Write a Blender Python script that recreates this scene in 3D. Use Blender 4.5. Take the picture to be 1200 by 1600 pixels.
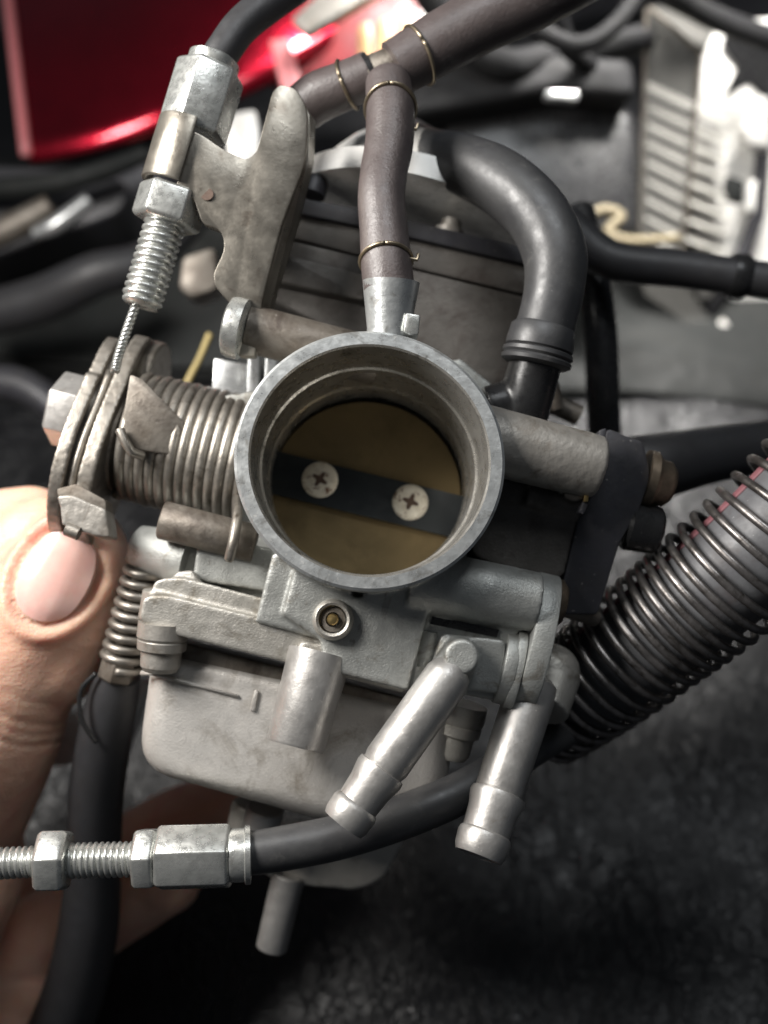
import bpy, bmesh, math, random
from mathutils import Vector, Matrix, noise
random.seed(7)
R = math.radians
# ---------------------------------------------------------------- scale, camera, light
S = 0.0001067            # metres per build unit (1 unit = one photo pixel at the carburettor mouth)
H = 2700.0               # camera height over the seat, in units
PITCH = R(35)
F = 1500.0               # focal length in photo pixels
scene = bpy.context.scene
for o in list(bpy.data.objects): bpy.data.objects.remove(o)
cam_d = bpy.data.cameras.new('camera'); cam = bpy.data.objects.new('camera', cam_d)
scene.collection.objects.link(cam); scene.camera = cam
cam.location = (0, 0, H*S); cam.rotation_euler = (PITCH, 0, 0)
cam_d.sensor_fit = 'VERTICAL'; cam_d.sensor_height = 36; cam_d.lens = 36*F/1600
cam_d.clip_start = 0.005; cam_d.clip_end = 20
cam_d.dof.use_dof = True; cam_d.dof.focus_distance = 1510*S; cam_d.dof.aperture_fstop = 9.5
C2W = Matrix.Translation((0, 0, H*S)) @ Matrix.Rotation(PITCH, 4, 'X')
def W(v): return C2W @ (Vector(v)*S)
world = bpy.data.worlds.new('World'); scene.world = world; world.use_nodes = True
bg = world.node_tree.nodes['Background']; bg.inputs[0].default_value = (0.80, 0.88, 1.0, 1); bg.inputs[1].default_value = 0.045
def area(name, pos, target, size, sizey, power, col):
    d = bpy.data.lights.new(name, 'AREA'); d.shape = 'RECTANGLE'; d.size = size*S; d.size_y = sizey*S
    d.energy = power; d.color = col
    o = bpy.data.objects.new(name, d); scene.collection.objects.link(o)
    p = W(pos); o.location = p
    o.rotation_euler = (W(target)-p).to_track_quat('-Z', 'Y').to_euler()
    return o
area('lamp_key', (-1550, 1200, -520), (-250, -100, -1600), 1150, 800, 1.3, (1.0, 0.965, 0.92))
lb = area('lamp_back', (950, 3100, -1750), (650, 1350, -3750), 1500, 420, 0.75, (1.0, 0.97, 0.93)); lb.data.spread = R(58)
area('lamp_room', (500, 2500, 300), (250, -200, -2300), 1300, 900, 0.38, (0.93, 0.97, 1.0))
scene.view_settings.view_transform = 'Standard'; scene.view_settings.look = 'None'
scene.view_settings.exposure = 0; scene.view_settings.gamma = 1
scene.render.resolution_x = 768; scene.render.resolution_y = 1024
scene.render.engine = 'CYCLES'

# ---------------------------------------------------------------- placing helpers (camera-aligned build frame, in units)
def P(px, py, d): return Vector(((px-600)*d/F, -(py-800)*d/F, -d))
def RR(r, d): return r*d/F
def G(px, py, h=0):      # depth at which this direction meets the level h above the seat
    vy = -(py-800)/F
    return (H-h)/(math.cos(PITCH)-math.sin(PITCH)*vy)
def PG(px, py, h=0): return P(px, py, G(px, py, h))
UP = Vector((0, math.sin(PITCH), math.cos(PITCH)))
E3 = Vector((-0.03, -0.12, -1)).normalized()               # into the bore
E1 = Vector((0.97, -0.235, 0)); E1 = (E1 - E3*E1.dot(E3)).normalized()   # along the throttle shaft
E2 = E3.cross(E1).normalized()
if E2.y > 0: E2 = -E2                                      # towards the float bowl
C0 = P(578, 717, 1500)
def Q(a, b, c): return C0 + E1*a + E2*b + E3*c

# ---------------------------------------------------------------- mesh builder
def frame(t, ref=None):
    t = t.normalized()
    r = ref if ref is not None else (Vector((0, 0, 1)) if abs(t.z) < .9 else Vector((1, 0, 0)))
    u = (r - t*r.dot(t)).normalized()
    return u, t.cross(u)
class MB:
    def __init__(s): s.v = []; s.f = []
    def rings(s, rings, closed=True, cap0=True, cap1=True):
        n = len(rings[0]); b = len(s.v)
        for r in rings: s.v += r
        for i in range(len(rings)-1):
            for j in range(n if closed else n-1):
                k = (j+1) % n
                s.f.append((b+i*n+j, b+i*n+k, b+(i+1)*n+k, b+(i+1)*n+j))
        if closed and cap0: s.f.append(tuple(b+j for j in range(n))[::-1])
        if closed and cap1: s.f.append(tuple(b+(len(rings)-1)*n+j for j in range(n)))
        return s
    def lathe(s, A, d, prof, seg=40, cap0=True, cap1=True, ey=1.0, ref=None, phase=0):
        u, w = frame(d, ref); d = d.normalized()
        rs = []
        for t, r in prof:
            c = A + d*t
            rs.append([c + u*(r*math.cos(2*math.pi*j/seg+phase)) + w*(r*ey*math.sin(2*math.pi*j/seg+phase)) for j in range(seg)])
        return s.rings(rs, True, cap0, cap1)
    def cyl(s, A, B, r0, r1=None, seg=40, ch=0):
        r1 = r0 if r1 is None else r1; L = (B-A).length
        pr = [(0, r0), (L, r1)] if not ch else [(0, r0-ch), (ch, r0), (L-ch, r1), (L, r1-ch)]
        return s.lathe(A, B-A, pr, seg)
    def hexa(s, A, B, r, ch=3, ref=None, phase=0, seg=6):
        L = (B-A).length
        return s.lathe(A, B-A, [(0, r*.88), (ch, r), (L-ch, r), (L, r*.88)], seg, ref=ref, phase=phase)
    def tube(s, pts, seg=20, cap=True):      # pts: (Vector, radius)
        c = [p for p, r in pts]; u = None; rs = []
        for i, (p, r) in enumerate(pts):
            t = (c[min(i+1, len(c)-1)] - c[max(i-1, 0)]).normalized()
            if u is None: u, w = frame(t)
            u = (u - t*u.dot(t)).normalized(); w = t.cross(u)
            rs.append([p + u*(r*math.cos(2*math.pi*j/seg)) + w*(r*math.sin(2*math.pi*j/seg)) for j in range(seg)])
        return s.rings(rs, True, cap, cap)
    def helix(s, A, B, r, wire, turns, seg=8, n=26, r1=None, ref=None, ph=0, wob=0):
        d = B-A; u, w = frame(d, ref); pts = []; N = int(turns*n); r1 = r if r1 is None else r1
        for i in range(N+1):
            t = i/N; a = 2*math.pi*turns*t + ph; rr = r+(r1-r)*t + wob*math.sin(a*.37+1.3)
            pts.append((A + d*t + u*(rr*math.cos(a)) + w*(rr*math.sin(a)), wire))
        return s.tube(pts, seg)
    def thread(s, A, B, r, pitch, depth, seg=28):
        d = B-A; L = d.length; t0 = d.normalized(); u, w = frame(d); n = int(L/pitch*6); rs = []
        for i in range(n+1):
            ring = []
            for j in range(seg):
                a = j/seg; ph = (i/6 - a) % 1.0
                k = 1-abs(2*ph-1); e = min(1, min(i, n-i)/5)
                rr = r - depth*(1-min(1, k*1.5)) - (1-e)*depth*.8
                ring.append(A + t0*(L*i/n) + u*(rr*math.cos(2*math.pi*a)) + w*(rr*math.sin(2*math.pi*a)))
            rs.append(ring)
        return s.rings(rs)
    def prism(s, poly, off):                 # poly: list of Vector; off: Vector
        if isinstance(off, (int, float)): off = E3*off
        return s.rings([list(poly), [p+off for p in poly]])
    def pp(s, pts, d, off):                  # photo outline at depth d (or a depth per point)
        return s.prism([P(q[0], q[1], q[2] if len(q) > 2 else d) for q in pts], off)
    def ball(s, c, r, seg=20, sc=(1, 1, 1), ax=None):
        X, Y, Z = ax or (Vector((1, 0, 0)), Vector((0, 1, 0)), Vector((0, 0, 1)))
        rs = []; n = seg//2
        for i in range(1, n):
            a = math.pi*i/n
            rs.append([c + (X*(sc[0]*math.sin(a)*math.cos(2*math.pi*j/seg)) + Y*(sc[1]*math.sin(a)*math.sin(2*math.pi*j/seg)) + Z*(sc[2]*math.cos(a)))*r for j in range(seg)])
        return s.rings(rs)
    def bmesh(s):
        bm = bmesh.new(); vs = [bm.verts.new(v) for v in s.v]
        for f in s.f:
            try: bm.faces.new([vs[i] for i in f])
            except ValueError: pass
        bmesh.ops.recalc_face_normals(bm, faces=bm.faces)
        return bm
    def build(s, name, mat, parent=None, bevel=0, bang=35, sharp=40, seg=2, remesh=0, smooth=3, cut=None, bump=None, kind=None, label=None):
        bm = s.bmesh()
        if remesh:
            me = bpy.data.meshes.new('tmp'); bm.to_mesh(me); bm.free()
            ob = bpy.data.objects.new('tmp', me); scene.collection.objects.link(ob)
            m = ob.modifiers.new('r', 'REMESH'); m.mode = 'VOXEL'; m.voxel_size = remesh
            if smooth:
                m = ob.modifiers.new('s', 'SMOOTH'); m.factor = .5; m.iterations = smooth
            dg = bpy.context.evaluated_depsgraph_get(); dg.update()
            m2 = bpy.data.meshes.new_from_object(ob.evaluated_get(dg))
            bm = bmesh.new(); bm.from_mesh(m2)
            bpy.data.objects.remove(ob); bpy.data.meshes.remove(me); bpy.data.meshes.remove(m2)
            if cut:
                dead = [v for v in bm.verts if cut(v.co)]
                bmesh.ops.delete(bm, geom=dead, context='VERTS')
            if bump:
                bm.normal_update()
                for v in bm.verts: v.co += v.normal*bump(v.co)*(1 if name == 'hand' else .28)
        elif bevel:
            es = [e for e in bm.edges if len(e.link_faces) == 2 and e.calc_face_angle(0) > R(bang)]
            if es: bmesh.ops.bevel(bm, geom=es, offset=bevel, segments=seg, profile=.5, affect='EDGES', clamp_overlap=True)
        base = parent.matrix_world.translation if parent is not None else None
        wv = [W(v.co) for v in bm.verts]
        if base is None:
            n = len(wv); zz = min(v.z for v in wv)
            base = Vector((sum(v.x for v in wv)/n, sum(v.y for v in wv)/n, zz))
        for v, w_ in zip(bm.verts, wv): v.co = w_-base
        me = bpy.data.meshes.new(name); bm.to_mesh(me); bm.free()
        me.polygons.foreach_set('use_smooth', [True]*len(me.polygons))
        if sharp < 180: me.set_sharp_from_angle(angle=R(sharp))
        me.materials.append(mat)
        ob = bpy.data.objects.new(name, me); scene.collection.objects.link(ob)
        if parent is not None:
            ob.parent = parent
            if parent.type == 'MESH': pass
        else: ob.location = base
        ob.matrix_world = Matrix.Translation(base)
        ob.matrix_parent_inverse = Matrix.Identity(4)
        if parent is not None: ob.location = (0, 0, 0)
        else: ob.location = base
        if kind: ob['kind'] = kind
        if label: ob['label'] = label
        return ob
def thing(name, pos, label, cat, group=None):
    o = bpy.data.objects.new(name, None); scene.collection.objects.link(o)
    o.empty_display_size = .01
    o.location = W(pos); o.matrix_world = Matrix.Translation(W(pos))
    o['label'] = label; o['category'] = cat
    if group: o['group'] = group
    return o
def tag(o, label, cat, group=None):
    o['label'] = label; o['category'] = cat
    if group: o['group'] = group
    return o
def spline(pts, n=10):                        # Catmull-Rom through (px, py, d, r_px)
    q = [(P(a, b, c), RR(r, c)) for a, b, c, r in pts]
    q = [q[0]] + q + [q[-1]]; out = []
    for i in range(1, len(q)-2):
        for k in range(n + (1 if i == len(q)-3 else 0)):
            t = k/n; t2 = t*t; t3 = t2*t
            w = (-.5*t3+t2-.5*t, 1.5*t3-2.5*t2+1, -1.5*t3+2*t2+.5*t, .5*t3-.5*t2)
            p = sum((q[i-1+j][0]*w[j] for j in range(4)), Vector((0, 0, 0)))
            out.append((p, sum(q[i-1+j][1]*w[j] for j in range(4))))
    return out
def arc(c, r, a0, a1, n): return [(c[0]+r*math.cos(R(a0+(a1-a0)*i/n)), c[1]+r*math.sin(R(a0+(a1-a0)*i/n))) for i in range(n+1)]
def roundpoly(pts, rad, n=4):                 # round the corners of a 2-D outline
    out = []; N = len(pts)
    for i in range(N):
        p0, p, p1 = Vector(pts[i-1][:2]), Vector(pts[i][:2]), Vector(pts[(i+1) % N][:2])
        r = pts[i][2] if len(pts[i]) > 2 else rad
        a = (p0-p); b = (p1-p); m = min(r, a.length*.45, b.length*.45)
        a = p + a.normalized()*m; b = p + b.normalized()*m
        for k in range(n+1):
            t = k/n; out.append(tuple(a*(1-t)**2 + p*2*t*(1-t) + b*t*t))
    return out

# ---------------------------------------------------------------- materials
def mat(name, col, rough=.5, metal=0, col2=None, nscale=60, mix=(.4, .7), bump=0, bscale=300, coat=0, dirt=None, dscale=25, dmix=(.55, .7),
        rvar=.1, spec=.5, sss=0, sssr=(1, .35, .2), detail=6, speck=None, ior=None, trans=0, croak=0):
    m = bpy.data.materials.new(name); m.use_nodes = True; nt = m.node_tree; N = nt.nodes; L = nt.links
    b = N['Principled BSDF']; tc = N.new('ShaderNodeTexCoord')
    def noi(scale, det=detail, rg=.6, dist=0):
        n = N.new('ShaderNodeTexNoise'); n.inputs['Scale'].default_value = scale; n.inputs['Detail'].default_value = det
        n.inputs['Roughness'].default_value = rg; n.inputs['Distortion'].default_value = dist
        L.new(tc.outputs['Object'], n.inputs['Vector']); return n
    def ramp(src, lo, hi):
        r = N.new('ShaderNodeMapRange'); r.inputs[1].default_value = lo; r.inputs[2].default_value = hi; r.clamp = True
        L.new(src, r.inputs[0]); return r.outputs[0]
    def mixc(fac, a, c2):
        x = N.new('ShaderNodeMix'); x.data_type = 'RGBA'; L.new(fac, x.inputs[0])
        if isinstance(a, tuple): x.inputs[6].default_value = (*a, 1)
        else: L.new(a, x.inputs[6])
        x.inputs[7].default_value = (*c2, 1); return x.outputs[2]
    c = col
    if col2: c = mixc(ramp(noi(nscale).outputs[0], *mix), c, col2)
    if dirt: c = mixc(ramp(noi(dscale, 8, .7, .6).outputs[0], *dmix), c, dirt)
    if speck:
        sc, lo, hi, sc_col = speck
        c = mixc(ramp(noi(sc, 3, .6).outputs[0], lo, hi), c, sc_col)
    if isinstance(c, tuple): b.inputs['Base Color'].default_value = (*c, 1)
    else: L.new(c, b.inputs['Base Color'])
    rr = N.new('ShaderNodeMapRange'); rr.inputs[1].default_value = .3; rr.inputs[2].default_value = .7
    rr.inputs[3].default_value = max(.02, rough-rvar); rr.inputs[4].default_value = min(1, rough+rvar)
    L.new(noi(nscale*2.3+40).outputs[0], rr.inputs[0]); L.new(rr.outputs[0], b.inputs['Roughness'])
    b.inputs['Metallic'].default_value = metal; b.inputs['Specular IOR Level'].default_value = spec
    b.inputs['Coat Weight'].default_value = coat; b.inputs['Coat Roughness'].default_value = .06
    if trans: b.inputs['Transmission Weight'].default_value = trans
    if ior: b.inputs['IOR'].default_value = ior
    if sss:
        b.inputs['Subsurface Weight'].default_value = sss; b.inputs['Subsurface Radius'].default_value = sssr
        b.inputs['Subsurface Scale'].default_value = .0035
    if bump:
        bn = N.new('ShaderNodeBump'); bn.inputs['Distance'].default_value = bump*S*.45; bn.inputs['Strength'].default_value = 1
        L.new(noi(bscale, 5, .65).outputs[0], bn.inputs['Height']); L.new(bn.outputs[0], b.inputs['Normal'])
    m['b'] = 0
    return m
k = 1/S   # noise scale: features of n units <-> scale k/n
M = {}
M['cast'] = mat('cast_aluminium', (.46, .44, .40), .4, .55, (.37, .355, .32), k/60, bump=2.2, bscale=k/3.5, dirt=(.16, .135, .10), dscale=k/75, dmix=(.54, .72), speck=(k/7, .66, .74, (.52, .51, .49)), rvar=.08)
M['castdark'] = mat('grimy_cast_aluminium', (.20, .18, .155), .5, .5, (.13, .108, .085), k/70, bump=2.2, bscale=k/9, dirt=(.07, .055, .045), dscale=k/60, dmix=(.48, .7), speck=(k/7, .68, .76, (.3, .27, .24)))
M['blue'] = mat('grey_cast_aluminium', (.40, .408, .39), .44, .55, (.32, .326, .31), k/50, bump=2.2, bscale=k/3.5, dirt=(.17, .15, .12), dscale=k/60, speck=(k/6, .66, .74, (.5, .5, .48)))
M['bowl'] = mat('pale_cast_aluminium', (.58, .555, .52), .45, .42, (.54, .52, .49), k/80, bump=2.0, bscale=k/4, dirt=(.22, .19, .15), dscale=k/110, dmix=(.5, .75), speck=(k/9, .69, .75, (.6, .56, .52)))
M['ring'] = mat('worn_machined_aluminium', (.56, .575, .57), .34, .7, (.42, .435, .435), k/40, bump=1.4, bscale=k/10, dirt=(.24, .23, .21), dscale=k/40, speck=(k/8, .62, .70, (.62, .62, .6)))
M['bore'] = mat('machined_bore', (.5, .485, .45), .3, .75, (.40, .385, .355), k/60, bump=.7, bscale=k/8, dirt=(.12, .11, .09), dscale=k/50, speck=(k/8, .68, .74, (.55, .53, .5)))
M['nozzle'] = mat('satin_aluminium_pipe', (.48, .465, .445), .42, .7, (.41, .395, .375), k/50, bump=1.0, bscale=k/7, dirt=(.27, .23, .19), dscale=k/45, dmix=(.6, .75), speck=(k/9, .68, .74, (.7, .66, .62)))
M['zinc'] = mat('zinc_plated_steel', (.58, .585, .56), .3, .75, (.42, .43, .41), k/30, bump=1.2, bscale=k/8, dirt=(.34, .33, .31), dscale=k/35, dmix=(.58, .75))
M['bracket'] = mat('tarnished_steel_sheet', (.285, .262, .225), .34, .8, (.235, .215, .183), k/90, bump=.8, bscale=k/7, dirt=(.15, .125, .10), dscale=k/60, speck=(k/6, .7, .76, (.45, .42, .38)))
M['wire'] = mat('spring_wire', (.32, .295, .26), .4, .75, (.21, .19, .165), k/40, bump=1, bscale=k/6, dirt=(.12, .10, .08), dscale=k/30)
M['spring'] = mat('polished_spring_steel', (.27, .25, .24), .36, .85, (.13, .12, .112), k/40, bump=.8, bscale=k/6, dirt=(.10, .09, .08), dscale=k/25, dmix=(.5, .65))
M['brass'] = mat('dull_brass_plate', (.27, .20, .10), .42, .7, (.23, .168, .082), k/240, bump=.5, bscale=k/6, dirt=(.15, .11, .055), dscale=k/120, dmix=(.5, .8), speck=(k/5, .72, .76, (.35, .3, .2)))
M['shaft'] = mat('blackened_shaft', (.028, .034, .038), .42, .4, (.018, .022, .026), k/50, bump=.6, bscale=k/5, speck=(k/5, .72, .77, (.12, .13, .13)))
M['screw'] = mat('corroded_screw', (.76, .72, .62), .5, .3, (.58, .53, .43), k/14, bump=2, bscale=k/6, dirt=(.16, .08, .045), dscale=k/12, dmix=(.56, .64))
M['rust_shade'] = mat('rust_and_hole_shade', (.075, .045, .032), .7, .1, (.11, .07, .05), k/8, bump=1, bscale=k/5)
M['jet'] = mat('brass_jet', (.52, .38, .17), .32, .9, (.35, .25, .1), k/20)
M['coppery'] = mat('tarnished_brass_screw', (.19, .15, .11), .42, .7, (.12, .095, .07), k/20, bump=1.2, bscale=k/8)
M['rubber'] = mat('black_rubber', (.032, .032, .035), .5, 0, (.03, .029, .03), k/60, bump=1.0, bscale=k/6, speck=(k/6, .72, .77, (.12, .12, .12)))
M['rubbergrey'] = mat('dusty_black_rubber', (.036, .036, .038), .47, 0, (.045, .045, .045), k/70, bump=.6, bscale=k/8, dirt=(.075, .073, .07), dscale=k/28, dmix=(.57, .74), speck=(k/6, .69, .76, (.13, .13, .125)), spec=.7)
M['brownrubber'] = mat('brown_black_rubber_hose', (.088, .07, .067), .43, 0, (.065, .052, .05), k/50, bump=2.2, bscale=k/6, speck=(k/7, .66, .76, (.15, .135, .13)), dirt=(.13, .115, .108), dscale=k/35, dmix=(.58, .74), spec=.75)
M['plastic'] = mat('black_plastic', (.015, .015, .016), .3, 0, (.02, .02, .02), k/50, bump=.5, bscale=k/8, speck=(k/5, .74, .78, (.15, .15, .14)))
M['painted'] = mat('chipped_black_paint', (.034, .034, .040), .45, .1, (.035, .034, .036), k/50, bump=1, bscale=k/7, speck=(k/8, .69, .73, (.2, .19, .18)))
M['clip'] = mat('bronze_wire_clip', (.33, .27, .19), .34, .85, (.24, .2, .14), k/30)
M['red'] = mat('red_metallic_paint', (.36, .006, .022), .24, .9, (.28, .005, .018), k/300, coat=1, rvar=.04)
M['white'] = mat('bright_reflector_plastic', (.80, .79, .76), .3, .1, (.66, .64, .6), k/90, dirt=(.35, .33, .30), dscale=k/150, dmix=(.55, .75))
M['rib'] = mat('greyish_clear_rib', (.40, .39, .36), .3, 0, (.3, .29, .265), k/60)
M['redlens'] = mat('red_lens_plastic', (.26, .012, .016), .4, 0, (.16, .008, .012), k/150)
M['amber'] = mat('amber_plastic', (.55, .36, .17), .3, 0, (.4, .22, .1), k/60)
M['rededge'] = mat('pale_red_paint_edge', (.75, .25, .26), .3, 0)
M['grey'] = mat('dusty_grey_panel', (.017, .0185, .018), .65, .0, (.010, .011, .0105), k/260, bump=2, bscale=k/30, dirt=(.03, .03, .028), dscale=k/300, dmix=(.5, .8), spec=.25)
M['clutter'] = mat('dull_black_plastic', (.014, .014, .015), .65, 0, (.02, .02, .02), k/90, spec=.2)
M['silver'] = mat('bright_silver_cover', (.5, .51, .51), .3, .6, (.45, .46, .46), k/120, dirt=(.2, .2, .19), dscale=k/120)
M['beige'] = mat('beige_wire', (.20, .165, .10), .6)
M['yellow'] = mat('yellow_wire', (.42, .33, .13), .5)
M['hosegrey'] = mat('grey_hose', (.15, .153, .16), .48, .0, (.11, .11, .118), k/60, bump=1, bscale=k/9, dirt=(.10, .09, .09), dscale=k/60, speck=(k/7, .7, .76, (.4, .4, .4)))
M['hosered'] = mat('red_hose_stripe', (.25, .10, .115), .6)
M['housing'] = mat('stained_shaded_casting', (.105, .097, .088), .5, .4, (.07, .064, .058), k/70, bump=2, bscale=k/5, dirt=(.05, .04, .035), dscale=k/60, dmix=(.5, .7), speck=(k/7, .7, .77, (.25, .22, .2)))  # dark base also carries the shadow on the side casting
M['castwarm'] = mat('brownish_cast_aluminium', (.35, .33, .30), .46, .5, (.28, .262, .235), k/60, bump=2.2, bscale=k/9, dirt=(.15, .12, .09), dscale=k/70, dmix=(.55, .72), speck=(k/7, .67, .75, (.42, .4, .37)))
M['nail'] = mat('fingernail', (.80, .52, .46), .2, 0, (.74, .43, .38), k/60, sss=.3, bump=.6, bscale=k/15, rvar=.05)
def glass_mat():
    m = bpy.data.materials.new('clear_plastic_lens'); m.use_nodes = True; b = m.node_tree.nodes['Principled BSDF']
    b.inputs['Base Color'].default_value = (.45, .44, .41, 1); b.inputs['Roughness'].default_value = .15
    b.inputs['Alpha'].default_value = .12; b.inputs['Specular IOR Level'].default_value = .9
    return m
M['lens'] = glass_mat()
def skin_mat():
    m = mat('skin', (.70, .42, .305), .40, 0, (.76, .49, .37), k/120, sss=.35, spec=.45, dirt=(.68, .28, .22), dscale=k/160, dmix=(.5, .7), rvar=.06)
    nt = m.node_tree; N = nt.nodes; L = nt.links; b = N['Principled BSDF']; tc = N.new('ShaderNodeTexCoord')
    mp = N.new('ShaderNodeMapping'); mp.inputs['Rotation'].default_value = (0, 0, R(-25)); mp.inputs['Scale'].default_value = (.35, 1.3, 1)
    L.new(tc.outputs['Object'], mp.inputs[0])
    n1 = N.new('ShaderNodeTexNoise'); n1.inputs['Scale'].default_value = k/34; n1.inputs['Detail'].default_value = 7; n1.inputs['Distortion'].default_value = .8
    L.new(mp.outputs[0], n1.inputs['Vector'])
    v = N.new('ShaderNodeTexVoronoi'); v.inputs['Scale'].default_value = k/8; v.feature = 'DISTANCE_TO_EDGE'; L.new(tc.outputs['Object'], v.inputs['Vector'])
    ad = N.new('ShaderNodeMath'); ad.operation = 'MULTIPLY_ADD'; L.new(v.outputs['Distance'], ad.inputs[0]); ad.inputs[1].default_value = .35; L.new(n1.outputs[0], ad.inputs[2])
    bn = N.new('ShaderNodeBump'); bn.inputs['Distance'].default_value = 3.2*S; L.new(ad.outputs[0], bn.inputs['Height']); L.new(bn.outputs[0], b.inputs['Normal'])
    return m
M['skin'] = skin_mat(); M['skin'].node_tree.nodes['Principled BSDF'].inputs['Subsurface Weight'].default_value = .6
def leather_mat():
    m = mat('black_leatherette', (.011, .0112, .0124), .36, 0, (.016, .016, .018), k/200, spec=.5, rvar=.08)
    nt = m.node_tree; N = nt.nodes; L = nt.links; b = N['Principled BSDF']; tc = N.new('ShaderNodeTexCoord')
    ns = N.new('ShaderNodeTexNoise'); ns.inputs['Scale'].default_value = k/70; ns.inputs['Detail'].default_value = 3; L.new(tc.outputs['Object'], ns.inputs['Vector'])
    mx = N.new('ShaderNodeMix'); mx.data_type = 'RGBA'; mx.blend_type = 'LINEAR_LIGHT'; mx.inputs[0].default_value = 45*S
    mp = N.new('ShaderNodeMapping'); mp.inputs['Rotation'].default_value = (0, 0, R(35)); mp.inputs['Scale'].default_value = (1.5, .5, 1)
    L.new(tc.outputs['Object'], mx.inputs[6]); L.new(ns.outputs['Color'], mx.inputs[7]); L.new(mx.outputs[2], mp.inputs[0])
    def crease(vec, sc, wid):
        v = N.new('ShaderNodeTexVoronoi'); v.feature = 'DISTANCE_TO_EDGE'; v.inputs['Scale'].default_value = sc; L.new(vec, v.inputs['Vector'])
        q = N.new('ShaderNodeMapRange'); q.inputs[1].default_value = 0; q.inputs[2].default_value = wid; q.interpolation_type = 'SMOOTHSTEP'; L.new(v.outputs['Distance'], q.inputs[0]); return q.outputs[0]
    c1 = crease(mp.outputs[0], k/70, .12); c2 = crease(mx.outputs[2], k/21, .2)
    mk = N.new('ShaderNodeTexNoise'); mk.inputs['Scale'].default_value = k/260; mk.inputs['Detail'].default_value = 2; L.new(tc.outputs['Object'], mk.inputs['Vector'])
    mr = N.new('ShaderNodeMapRange'); mr.inputs[1].default_value = .4; mr.inputs[2].default_value = .62; L.new(mk.outputs[0], mr.inputs[0])
    h1 = N.new('ShaderNodeMath'); h1.operation = 'MULTIPLY'; L.new(c1, h1.inputs[0]); L.new(mr.outputs[0], h1.inputs[1])
    a = N.new('ShaderNodeMath'); a.operation = 'MULTIPLY_ADD'; L.new(c2, a.inputs[0]); a.inputs[1].default_value = .3; L.new(h1.outputs[0], a.inputs[2])
    a2 = N.new('ShaderNodeMath'); a2.operation = 'MULTIPLY_ADD'; L.new(mk.outputs[0], a2.inputs[0]); a2.inputs[1].default_value = 1.2; L.new(a.outputs[0], a2.inputs[2])
    bn = N.new('ShaderNodeBump'); bn.inputs['Distance'].default_value = 3.2*S; L.new(a2.outputs[0], bn.inputs['Height']); L.new(bn.outputs[0], b.inputs['Normal'])
    return m
M['leather'] = leather_mat()

# ================================================================ SURFACE THE THINGS LIE ON
def W2C(x, y, z): return Vector((x, y*math.cos(PITCH)+(z-H)*math.sin(PITCH), -y*math.sin(PITCH)+(z-H)*math.cos(PITCH)))
m = MB(); n = 120; rs = []
for i in range(n+1):
    row = []
    for j in range(n+1):
        x = -5000+10000*j/n; y = -1500+9500*i/n
        z = 45*noise.noise(Vector((x/900, y/900, 3)))+14*noise.noise(Vector((x/260, y/260, 9))) - 30
        if x > 400: z += 60*math.sin(min(1, (x-400)/2500)*math.pi)
        row.append(W2C(x, y, z))
    rs.append(row)
m.rings(rs, closed=False)
seat = m.build('ground', M['leather'], sharp=180, kind='structure')
# grey panel behind, its front lip makes the pale seam
m = MB(); rs = []
for j in range(41):
    px = -700+2700*j/40
    py = 560+(px)*.062 + 6*math.sin(px/90)
    a = PG(px, py, 20); front = P(px, py+10, G(px, py+10, 10))
    top = PG(px, py-4, 60); b2 = PG(px+ (px-600)*.1, 250, 80)
    mid = PG(px, py-90, 85 + 20*math.sin(px/200)); mid2 = PG(px, py-20, 78)
    rs.append([front, a, top, mid2, mid, b2, b2 - UP*150, front - UP*150])
m.rings(rs)
tag(m.build('body_panel', M['grey'], bevel=0, sharp=50), 'dusty grey motorcycle panel whose pale edge crosses the picture behind the carburettor', 'panel')

# ================================================================ CARBURETTOR
carb = thing('carburetor', Q(0, 700, 300), 'cast aluminium motorcycle carburettor with round open throat, held up by a hand', 'carburetor')
ED = E3
# mouth ring (outer sleeve, face, bore)
m = MB()
m.lathe(C0, ED, [(0, 190), (0, 208), (3.5, 212.5), (26, 212), (34, 208), (60, 202), (150, 196), (300, 192)], 120, False, False, ref=E1, ey=.97)
m.build('mouth_ring', M['ring'], carb, sharp=30)
m = MB()
m.lathe(C0, ED, [(0, 190), (4, 187), (14, 186), (112, 183), (116, 179.5), (190, 179), (230, 180.5), (236, 177.5), (420, 177.5)], 120, False, False, ref=E1, ey=.97)
m.build('bore', M['bore'], carb, sharp=25)
# throttle plate, shaft, screws
pd = 292
m = MB(); m.lathe(Q(0, 9, pd), (E3+E2*.05).normalized(), [(0, 176.5), (7, 177)], 96, ref=E1, ey=.965); m.build('throttle_plate', M['brass'], carb)
m = MB()
sy = 18; T = Q
m.prism([Q(-178, sy-40, pd-16), Q(180, sy-40, pd-16), Q(180, sy+40, pd-16), Q(-178, sy+40, pd-16)], E3*14)
m.build('throttle_shaft', M['shaft'], carb, bevel=2)
for qx, qy in ((500, 750), (641, 785)):
    ray = P(qx, qy, 1); t = (Q(0, 0, pd-17)-Vector((0, 0, 0))).dot(E3)/ray.dot(E3); c = ray*t
    m = MB(); m.lathe(c, -E3, [(0, 33.5), (2.5, 33.5), (6, 30), (8.5, 22), (9.5, 10), (9.6, 1)], 40)
    sc = m.build('plate_screw', M['screw'], carb)
    m = MB(); a0 = R(random.choice((8, 20)))
    for q in (0, 1):
        aa = a0+q*math.pi/2; u = E1*math.cos(aa)+E2*math.sin(aa); w = E3.cross(u)
        c1 = c - E3*10.2
        pts = [(-15, -2.5), (-6, -4.5), (0, -6), (6, -4.5), (15, -2.5), (15, 2.5), (6, 4.5), (0, 6), (-6, 4.5), (-15, 2.5)]
        m.prism([c1+u*x+w*y-E3*(q*.25) for x, y in pts], E3*3)
    m.build('cross_recess', M['rust_shade'], sc)
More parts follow.
